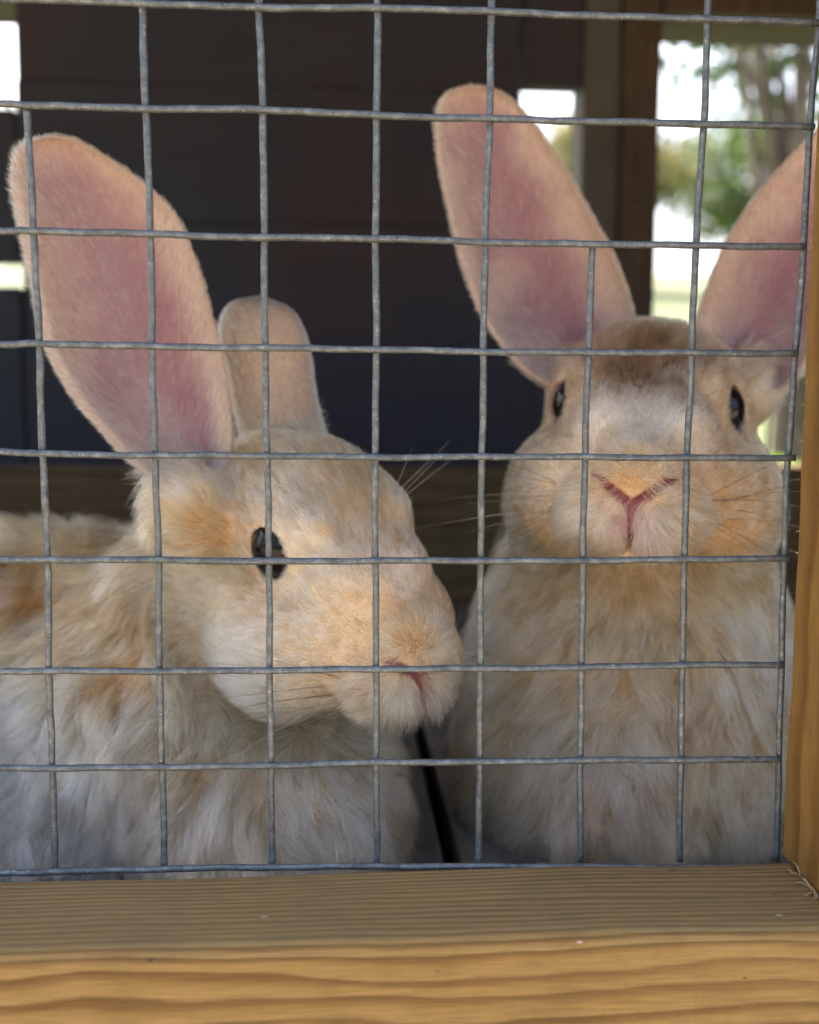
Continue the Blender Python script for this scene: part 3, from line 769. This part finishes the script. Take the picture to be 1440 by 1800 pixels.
    w = (np.clip(1 - (ed - 6.2 - 4 * (R.lid - 1)) / 1.0, 0, 1) * eye_zone)[:, None]; skin = skin * (1 - w) + (np.array([0.30, 0.15, 0.14]) if R.lid > 1 else np.array([0.25, 0.14, 0.11])) * w
    # mesh: skin + ears in one body
    root = empty('rabbit', (float(V[:, 0].mean()), float(V[:, 1].mean()), FLOOR)); tag(root, label, cat, group)
    allV, allF, colr, mi, o = [V], [Q], [skin], [np.zeros(len(Q), int)], len(V)
    for e in R.ears:
        allV.append(e.V); allF.append(e.F + o); o += len(e.V); mi.append(np.ones(len(e.F), int))
        nt, ns = e.P.shape[:2]
        tt = np.repeat(e.t, ns); ss = np.tile(e.s, nt)
        inn = ear_inner_color(e, tt, ss, e.P.reshape(-1, 3)); out = np.broadcast_to(TAN * 0.3 + CREAM * 0.4 + WHITE * 0.3, inn.shape)
        colr += [inn, out] if e.inner else [out, inn]
    VV = np.concatenate(allV); FF = np.concatenate(allF)
    me = bpy.data.meshes.new('body'); me.vertices.add(len(VV)); me.vertices.foreach_set('co', (VV * MM).ravel())
    me.loops.add(FF.size); me.loops.foreach_set('vertex_index', FF.ravel()); me.polygons.add(len(FF))
    me.polygons.foreach_set('loop_start', np.arange(len(FF)) * 4)
    me.materials.append(M['skin']); me.materials.append(M['ear'])
    me.polygons.foreach_set('material_index', np.concatenate(mi)); me.update(calc_edges=True)
    me.polygons.foreach_set('use_smooth', np.ones(len(FF), bool))
    at_ = me.attributes.new('skin_color', 'FLOAT_COLOR', 'POINT')
    cc = np.concatenate(colr); at_.data.foreach_set('color', np.c_[np.clip(cc, 0, 1), np.ones(len(cc))].ravel().astype(np.float32))
    body = link('body', me, root)
    # eyes
    for s in (-1, 1):
        th = np.linspace(0, math.pi, 25); phi = np.arange(36) * 2 * math.pi / 36
        S = np.array([[math.cos(a), math.sin(a) * math.cos(b), math.sin(a) * math.sin(b)] for a in th for b in phi]) * 9.5
        Fc = [(i * 36 + j, i * 36 + (j + 1) % 36, i * 36 + 36 + (j + 1) % 36, i * 36 + 36 + j) for i in range(24) for j in range(36)]
        W = ((S + R.eye_c * v3(1, s, 1)) * R.hs) @ R.rot.T + R.pos
        mesh('eye', W, Fc, M['eye'], root)
    # ---------------- fur
    fur = Fur()
    if R.hairs:
        tocam = CAM - V; tocam /= np.linalg.norm(tocam, axis=1)[:, None]
        fc = (N * tocam).sum(1)
        facing = np.where(fc > -0.35, 1.0, 0.22)
        inview = (pv[:, 0] > -160) & (pv[:, 0] < 1600) & (pv[:, 1] < 1640)
        facing = facing * np.where(inview, 1.0, 0.25)
        hd = np.linalg.norm(H - v3(0, 0, -12), axis=1); face = np.clip((62 - hd) / 14, 0, 1)
        nose_d = np.linalg.norm(H - v3(44, 0, -24), axis=1)
        dens = facing * (1 + 1.6 * face + 2.0 * np.exp(-(nose_d / 16) ** 2))
        Ti, w = tri_sample(V, Q, R.hairs, rs, dens)
        P = (V[Ti] * w[..., None]).sum(1); Nn = (N[Ti] * w[..., None]).sum(1); Nn /= np.linalg.norm(Nn, axis=1)[:, None]
        ld, Hh, Qh = line_dist(P)
        de = Qh - R.eye_c
        er = np.sqrt(((de[:, 0] - 2.2) / (6.6 * R.lid)) ** 2 + ((de[:, 2] - 0.3) / (6.2 * R.lid)) ** 2); ez = (Qh[:, 1] > R.eye_c[1] - 1) & (Qh[:, 0] < 16)
        keep = (ld > 0.8) & ~((er < 1.0) & ez)
        P, Nn, ld, Hh, Qh, er, ez = [a[keep] for a in (P, Nn, ld, Hh, Qh, er, ez)]
        n = len(P)
        hd = np.linalg.norm(Hh - v3(-2, 0, -12), axis=1); face = np.clip((60 - hd) / 16, 0, 1)
        nd = np.linalg.norm(Hh - v3(44, 0, -24), axis=1)
        Lf = np.interp(nd, [0, 8, 18, 32, 50, 75], [0.6, 0.9, 1.6, 3.6, 6.0, 8.5])
        low = np.clip((-Hh[:, 2] - 24) / 14, 0, 1) * np.clip((24 - Hh[:, 0]) / 14, 0, 1)
        Lf = Lf * (1 + 0.8 * low); Lf = np.where(ez, Lf * np.clip(0.30 + (er - 1) * 0.5, 0.28, 1), Lf)
        Lf = Lf * np.clip(0.35 + (ld - 0.8) * 0.22, 0.35, 1)
        under = np.clip((-Hh[:, 2] - 28) / 4, 0, 1) * np.clip((Hh[:, 0] - 14) / 6, 0, 1); Lf = Lf * (1 - 0.45 * under)
        Lb = 16.0 * (1 + 0.2 * sines(P, R.seed + 31, 14))
        Ln = (Lf * face + Lb * (1 - face)) * rs.uniform(0.65, 1.2, n)
        # flow: away from the nose on the head, down and away on the trunk
        fh = (Hh - v3(51, 0, -25)) * R.hs @ R.rot.T; fh /= np.linalg.norm(fh, axis=1)[:, None]
        fh = fh + (R.rot @ v3(-1, 0, 0))[None] * (0.9 * under)[:, None]
        fb = R.flow(P, Nn)
        nz = np.stack([sines(P, R.seed + 40 + k, 15) for k in range(3)], 1)
        nz2 = np.stack([sines(P, R.seed + 50 + k, 5) for k in range(3)], 1)
        flow = fh * face[:, None] + fb * (1 - face[:, None]) + nz * (0.05 + 0.24 * (1 - face))[:, None] + nz2 * (0.04 + 0.16 * (1 - face))[:, None]
        lift = np.clip((0.30 * face + 0.66 * (1 - face)) * rs.uniform(0.5, 1.6, n), 0.1, 1.2)
        C = coat(P)
        lip = np.exp(-((Hh[:, 1] / 6.0) ** 2 + ((Hh[:, 2] + 32.5) / 5.5) ** 2))[:, None] * (Hh[:, 0:1] > 30) * 0.85
        C = C * (1 - lip) + MAUVE * lip
        # single hairs differ: paler guard hairs, darker tips
        v = rs.normal(0, 0.16, n)[:, None]; pale = (rs.random(n) < 0.16)[:, None]
        pl = 0.55 * np.clip((C.mean(1) - 0.12) / 0.25, 0.2, 1)[:, None]; C = np.where(pale, C * (1 - pl) + WHITE * pl, C) * (1 + v)
        rad = np.where(face > 0.5, 0.064, 0.082) * rs.uniform(0.7, 1.3, n) * np.clip(Ln / 3.0, 0.55, 1.0)
        fm = face > 0.35
        for m, cl, cf, ru in ((fm, n * 0.022, 0.55, 0.15), (~fm, n * 0.010, 0.76, 0.16)):
            if m.sum() > 100:
                pts, g = grow(P[m], Nn[m], flow[m], Ln[m], lift[m], rs, cl * m.mean(), 4, cf, 0.14, ru)
                # no hair lies across the nose slits or the cleft of the lip
                nb = np.where(nd[m] < 26)[0]; ok = np.ones(len(pts), bool)
                for q_ in range(1, 5): ok[nb] &= line_flat(pts[nb, q_]) > 0.0
                pts, g = pts[ok], g[ok]
                tint = rs.normal(0, 1, g.max() + 1)[g][:, None]
                Cm = C[m][ok] * (1 + 0.16 * tint); wt = np.clip(0.30 * tint, 0, 0.6) * np.clip((C[m][ok].mean(1) - 0.12) / 0.25, 0.15, 1)[:, None]; Cm = Cm * (1 - wt) + WHITE * wt
                fur.add(pts, Cm, rad[m][ok])
        # ears
        for e in R.ears: ear_fur(R, e, fur, rs)
        f = fur.build(body)
        f['label'] = R.fur_label
    # whiskers
    wr = np.random.default_rng(R.seed + 90)
    for s in (-1, 1):
        for k in range(17):
            h0 = v3(wr.uniform(31, 39), s * 15, wr.uniform(-33, -22))
            # onto the skin
            for y in np.linspace(24, 4, 161):
                if head_sdf(R, (v3(h0[0], s * y, h0[2]) * R.hs)[None])[0] < 0: h0[1] = s * (y - 0.3); break
            d = v3(wr.uniform(-0.75, -0.1), s * wr.uniform(0.65, 1.0), (h0[2] + 27) * 0.06 + wr.uniform(-0.25, 0.25)); d /= np.linalg.norm(d)
            Lw = wr.uniform(22, 48); dr = v3(-0.25, 0, -0.22) * wr.uniform(0.2, 1.0)
            path = [R.pos + R.rot @ ((h0 + d * Lw * u + dr * Lw * u * u) * R.hs) for u in np.linspace(0, 1, 9)]
            if k >= 13:                    # longer hairs over the eye
                h0 = v3(wr.uniform(0, 9), s * 17, wr.uniform(7, 10)); d = v3(wr.uniform(-.2, .5), s * wr.uniform(.5, 1), wr.uniform(.4, 1)); d /= np.linalg.norm(d); Lw = wr.uniform(16, 30)
                path = [R.pos + R.rot @ ((h0 + d * Lw * u + dr * Lw * u * u) * R.hs) for u in np.linspace(0, 1, 9)]
            dark = wr.random() < R.dark_whiskers and k < 13
            Vv, Fc = tube(path, np.linspace(0.085, 0.02, 9), 4); mesh('whisker', Vv, Fc, M['whisker_dark' if dark else 'whisker_pale'], root)
    # lashes / brow hairs
    R.root = root
    return root

def ear_a(e, ss): return np.where(ss > e.pc, (ss - e.pc) / (1 - e.pc), (e.pc - ss) / (1 + e.pc))
def ear_inner_color(e, tt, ss, P):
    a = ear_a(e, ss); n1 = sines(P, e.seed + 3, 22) * 0.17 + sines(P, e.seed + 4, 8) * 0.06
    deep = np.clip(1.0 - (a / 0.72) ** 2 + n1, 0, 1)[:, None] * np.clip((0.97 - tt) / 0.15, 0, 1)[:, None]
    c = v3(0.64, 0.50, 0.41) * (1 - deep) + PINK * deep
    core = np.exp(-((ss - e.core) / 0.22) ** 2)[:, None] * np.clip(1.15 - tt, 0, 1)[:, None] * 0.75
    return c * (1 - core) + v3(0.33, 0.135, 0.165) * core

def ear_fur(R, e, fur, rs):
    # inside: sparse fine pale hairs, thicker towards the rim; they start at the middle and comb outwards and up
    face_in = 1.0 if e.inner else -1.0
    n = e.n_in
    bil, tt, ss = ear_sample(e, n, rs, lambda t_, s: 0.20 + 0.25 * (s < e.pc) + 1.5 * np.clip((ear_a(e, s) - 0.35) / 0.5, 0, 1) ** 1.5 + 1.6 * np.clip((t_ - 0.88) / 0.1, 0, 1) + 0.5 * np.clip((0.3 - t_) / 0.3, 0, 1))
    P = bil(e.A if e.inner else e.B); N = bil(e.N) * face_in; N /= np.linalg.norm(N, axis=1)[:, None]
    du, dv = bil(e.du), bil(e.dv)
    fl = du * 0.9 + dv * (np.sign(ss) * (0.25 + 0.75 * np.abs(ss)))[:, None] * 0.9 + rs.normal(size=(n, 3)) * 0.12
    ln = np.interp(np.abs(ss), [0, 0.5, 0.85, 1], [3.2, 4.6, 3.6, 1.5]) * rs.uniform(0.6, 1.2, n) * np.where(tt > 0.9, 0.7, 1) * (1 + 0.7 * np.clip(0.3 - tt, 0, 1))
    pts, _ = grow(P, N, fl, ln, np.full(n, 0.22), rs, n * 0.05, 3, 0.35, 0.12, 0.14)
    rimw = np.clip((np.maximum(ear_a(e, ss), tt ** 6) - 0.70) / 0.2, 0, 1)[:, None]
    n1 = sines(P, e.seed + 9, 16)[:, None]
    C = (WHITE * 0.9 + v3(0.05, 0, 0)) * (1 - rimw) + (CREAM * 0.30 + WHITE * 0.68 + 0.03 * n1) * rimw
    fur.add(pts, C * (1 + rs.normal(0, 0.1, n)[:, None]), np.where(np.abs(ss) > 0.6, 0.05, 0.036))
    # outside: short dense coat
    n = e.n_out
    bil, tt, ss = ear_sample(e, n, rs, lambda t_, s: 0.5 + 1.0 * (np.abs(s) > 0.8) + 0.8 * (t_ > 0.9))
    P = bil(e.B if e.inner else e.A); N = -bil(e.N) * face_in; N /= np.linalg.norm(N, axis=1)[:, None]
    fl = bil(e.du) + bil(e.dv) * (ss * 0.5)[:, None]
    ln = np.interp(tt, [0, 0.25, 1], [6.0, 3.0, 1.7]) * rs.uniform(0.6, 1.2, n)
    pts, _ = grow(P, N, fl, ln, np.full(n, 0.30), rs, n * 0.05, 3, 0.35, 0.12, 0.14)
    n1 = np.clip(0.5 + 0.3 * sines(P, e.seed + 12, 20), 0, 1)[:, None]
    C = (CREAM * (1 - n1) + (CREAM * 0.45 + TAN * 0.55) * n1)
    rimw = np.clip((np.maximum(np.abs(ss), tt ** 6) - 0.7) / 0.2, 0, 1)[:, None]; C = C * (1 - rimw) + (CREAM * 0.3 + WHITE * 0.68) * rimw
    if not e.inner: C = C * 0.55 + (WHITE * 0.85) * 0.45
    fur.add(pts, C * (1 + rs.normal(0, 0.1, n)[:, None]), 0.05)

# ================= rabbit on the left, head turned to the right
A = Rabbit(); A.seed = 40; A.pose = (34, 12, 9); A.pos = v3(-23.5, 66, -15.0); A.scale = (0.98, 1.02, 1.07)
def body_A(R, P, H, d):
    b = cap(P, R.pos + R.rot @ v3(-26, 0, -6), at(245, 1170, 128), 19, 33)
    b = smin(b, ell(P, at(55, 1225, 146), v3(90, 50, 59)), 18)
    b = smin(b, ell(P, at(40, 1440, 128), v3(95, 44, 46)), 18)
    b = smin(b, ell(P, at(470, 1455, 100), v3(38, 36, 40)), 18)
    b = smin(b, cap(P, at(300, 1250, 110), at(480, 1400, 100), 40, 38), 16)
    b = smin(b, ell(P, at(-320, 1260, 175), v3(80, 62, 66)), 20)
    c1, c2 = at(420, 1500, 100), at(560, 1510, 106)
    for c in (c1, c2): b = smin(b, cap(P, c, v3(c[0], c[1] - 6, FLOOR + 8), 13, 9), 8)
    for c in (c1, c2): b = smin(b, cap(P, v3(c[0], c[1] - 6, FLOOR + 8), v3(c[0] + 6, c[1] - 24, FLOOR + 7.5), 9, 7), 6)
    return smin(d, b, 12)
A.body = body_A
A.cheek = 0.5; A.jowl = 7.0; A.chin = 1.0; A.lid = 1.16; A.bulge = 0.0; A.slit = 2.2; A.mz = 0.2
A.ear_root = [(at(350, 905, 72), at(328, 840, 82), 12, 6.0), (at(500, 840, 92), at(505, 775, 104), 13, 8)]
A.box = (v3(-215, 8, FLOOR - 2), v3(30, 250, 50))
def flow_A(P, N):
    f = np.array([-0.25, 0.0, -1.0]) * np.ones((len(P), 1)); f[:, 0] += np.clip((-90 - P[:, 0]) / 60, -1, 0.6) * -0.5
    return f
A.flow = flow_A
A.base = None
A.patches = [(545, 960, 11, WHITE, .95), (560, 1020, 10, WHITE, .85), (425, 970, 6, WHITE, .7), (500, 890, 7, WHITE, .6), (650, 880, 14, TAN, .9), (600, 840, 14, TAN, .8), (715, 1020, 8, WHITE, .8), (735, 1090, 11, TAN * 1.05, .9),
             (690, 1215, 7, WHITE, .9), (770, 1215, 8, WHITE, .9), (620, 1215, 8, TAN, .7), (790, 1120, 8, CREAM, .8), (420, 1200, 17, WHITE, .75), (520, 1240, 14, WHITE, .7), (350, 1060, 16, CREAM * 1.03, .7), (560, 1090, 14, CREAM, .8),
             (390, 900, 10, CREAM, .6), (380, 860, 10, TAN, .5), (340, 960, 12, TAN * 1.08, .6), (420, 1030, 9, TAN * 1.1, .5), (60, 1420, 34, WHITE, .9), (160, 1440, 28, WHITE, .8), (195, 1085, 22, TAN * .72, .9), (60, 1010, 26, TAN * .95, .8), (225, 975, 18, TAN * .95, .75), (130, 940, 20, TAN * 1.05, .6), (250, 1180, 14, TAN * 1.1, .5), (360, 1330, 12, TAN, .6), (560, 1420, 16, WHITE, .6), (640, 1330, 14, CREAM * 0.8, .6)]
A.fur_label = 'tan and white fur, longest on the chest and flank'
A.dark_whiskers = 0.6
near = make_ear([(325, 880), (292, 862), (250, 830), (205, 788), (130, 702), (80, 610), (55, 500), (32, 390), (20, 315), (30, 265), (62, 243), (98, 238)],
                [(352, 880), (385, 858), (405, 805), (406, 735), (395, 650), (372, 555), (343, 455), (303, 370), (235, 308), (175, 268), (135, 246), (100, 238)],
                72, 80, lambda t_: 22 - 11 * t_, True, seed=60, bias=0.25)
near.core = 0.35; near.pc = 0.0; near.n_in, near.n_out = 16000, 7000
far = make_ear([(440, 800), (415, 720), (400, 650), (388, 600), (390, 560), (410, 533), (455, 523)],
               [(575, 800), (562, 740), (551, 680), (545, 630), (534, 585), (510, 546), (460, 523)],
               100, 112, lambda t_: -12 + 5 * t_, False, seed=61)
far.core = 0.0; far.pc = 0.0; far.n_in, far.n_out = 2500, 8000
A.ears = [near, far]
A.hairs = 230000
make_rabbit(A, 'tan and white rabbit with its head turned sideways, one eye and an open ear showing')

# ================= rabbit on the right, facing us
B = Rabbit(); B.seed = 80; B.pose = (-19, -2, -2); B.pos = v3(77.5, 86, 23); B.scale = (1.05, 1.14, 1.08)
def body_B(R, P, H, d):
    b = cap(P, R.pos + R.rot @ v3(-24, 0, -8), at(1105, 1140, 124), 30, 52)
    b = smin(b, ell(P, at(1110, 1320, 116), v3(55, 42, 56)), 18)
    b = smin(b, ell(P, at(1150, 1250, 210), v3(62, 85, 62)), 22)
    b = smin(b, ell(P, at(1160, 1260, 300), v3(70, 70, 66)), 20)
    for px in (1010, 1215):
        c = at(px, 1470, 128)
        b = smin(b, cap(P, c, v3(c[0], c[1] - 6, FLOOR + 8), 15, 10), 8)
        b = smin(b, cap(P, v3(c[0], c[1] - 6, FLOOR + 8), v3(c[0] - 3, c[1] - 26, FLOOR + 7.5), 9.5, 7.5), 6)
    return smin(d, b, 18)
B.body = body_B
B.ear_root = [(at(1030, 690, 104), at(1008, 652, 112), 12, 7), (at(1290, 690, 108), at(1312, 655, 114), 12, 7)]
B.cheek = 4.5; B.jowl = 2.0; B.chin = 0.0; B.lid = 1.0; B.bulge = 0.9; B.slit = 1.0; B.mz = 1.8
B.box = (v3(-10, 25, FLOOR - 2), v3(190, 385, 80))
def flow_B(P, N):
    f = np.array([0.0, 0.0, -1.0]) * np.ones((len(P), 1)); f[:, 0] += np.clip((P[:, 0] - 75) / 60, -1, 1) * 0.35
    f[:, 1] += np.clip((P[:, 1] - 150) / 60, 0, 1) * 1.2
    return f
B.flow = flow_B
B.base = None
B.patches = [(1070, 640, 11, BROWN, .97), (1140, 635, 12, BROWN, .97), (1205, 640, 11, BROWN, .97), (1130, 600, 10, BROWN * 1.15, .85), (1060, 720, 8, WHITE, .9), (1120, 730, 9, WHITE, .9), (1180, 725, 8, WHITE, .9), (1230, 740, 8, WHITE, .6),
             (1090, 830, 7, TAN * 1.1, .9), (1130, 830, 7, TAN * 1.1, .8), (1120, 785, 8, CREAM, .6), (1050, 910, 6, WHITE, .9), (1160, 910, 6, WHITE, .9), (1000, 850, 11, CREAM, .7), (940, 900, 13, WHITE * .97, .7), (1260, 860, 11, TAN * 1.15, .5), (1300, 920, 11, TAN * 1.15, .5),
             (1250, 950, 8, CREAM, .6), (960, 960, 11, CREAM * 1.05, .6), (1250, 680, 6, CREAM, .8), (1030, 690, 6, CREAM, .6), (1100, 1060, 14, CREAM * .95, .7), (960, 1140, 14, TAN * 1.1, .6), (1200, 1100, 14, TAN, .55), (1060, 1330, 20, WHITE * .95, .6), (900, 1420, 18, CREAM * .9, .6), (1280, 1300, 16, TAN * 1.1, .5), (880, 1120, 12, WHITE * .9, .5), (1108, 990, 7, WHITE, .9), (1060, 985, 6, WHITE, .8), (1155, 985, 6, WHITE, .8)]
B.fur_label = 'cream and tan fur with a brown forehead patch and long chest tufts'
B.dark_whiskers = 0.5
left = make_ear([(1005, 690), (970, 680), (925, 655), (880, 608), (843, 550), (812, 470), (788, 375), (768, 275), (765, 205), (782, 168), (822, 150)],
                [(1040, 690), (1085, 655), (1112, 590), (1106, 525), (1078, 448), (1040, 378), (1000, 308), (950, 232), (908, 182), (868, 157), (828, 150)],
                101, 108, lambda t_: 20 - 10 * t_, True, seed=70, bias=0.15)
left.core = 0.10; left.pc = -0.28; left.n_in, left.n_out = 13000, 7000
right = make_ear([(1300, 700), (1245, 660), (1224, 580), (1248, 495), (1290, 402), (1352, 318), (1425, 240), (1480, 195), (1530, 172)],
                 [(1330, 700), (1385, 680), (1430, 620), (1475, 550), (1520, 460), (1555, 370), (1580, 270), (1578, 205), (1540, 172)],
                 101, 108, lambda t_: 20 - 10 * t_, True, seed=71, bias=-0.1)
right.core = 0.0; right.pc = 0.28; right.n_in, right.n_out = 6000, 5000
B.ears = [left, right]
B.hairs = 230000
make_rabbit(B, 'cream and tan rabbit facing the wire head-on, both ears upright')

print('script', round(time.time() - T0, 1), 's')
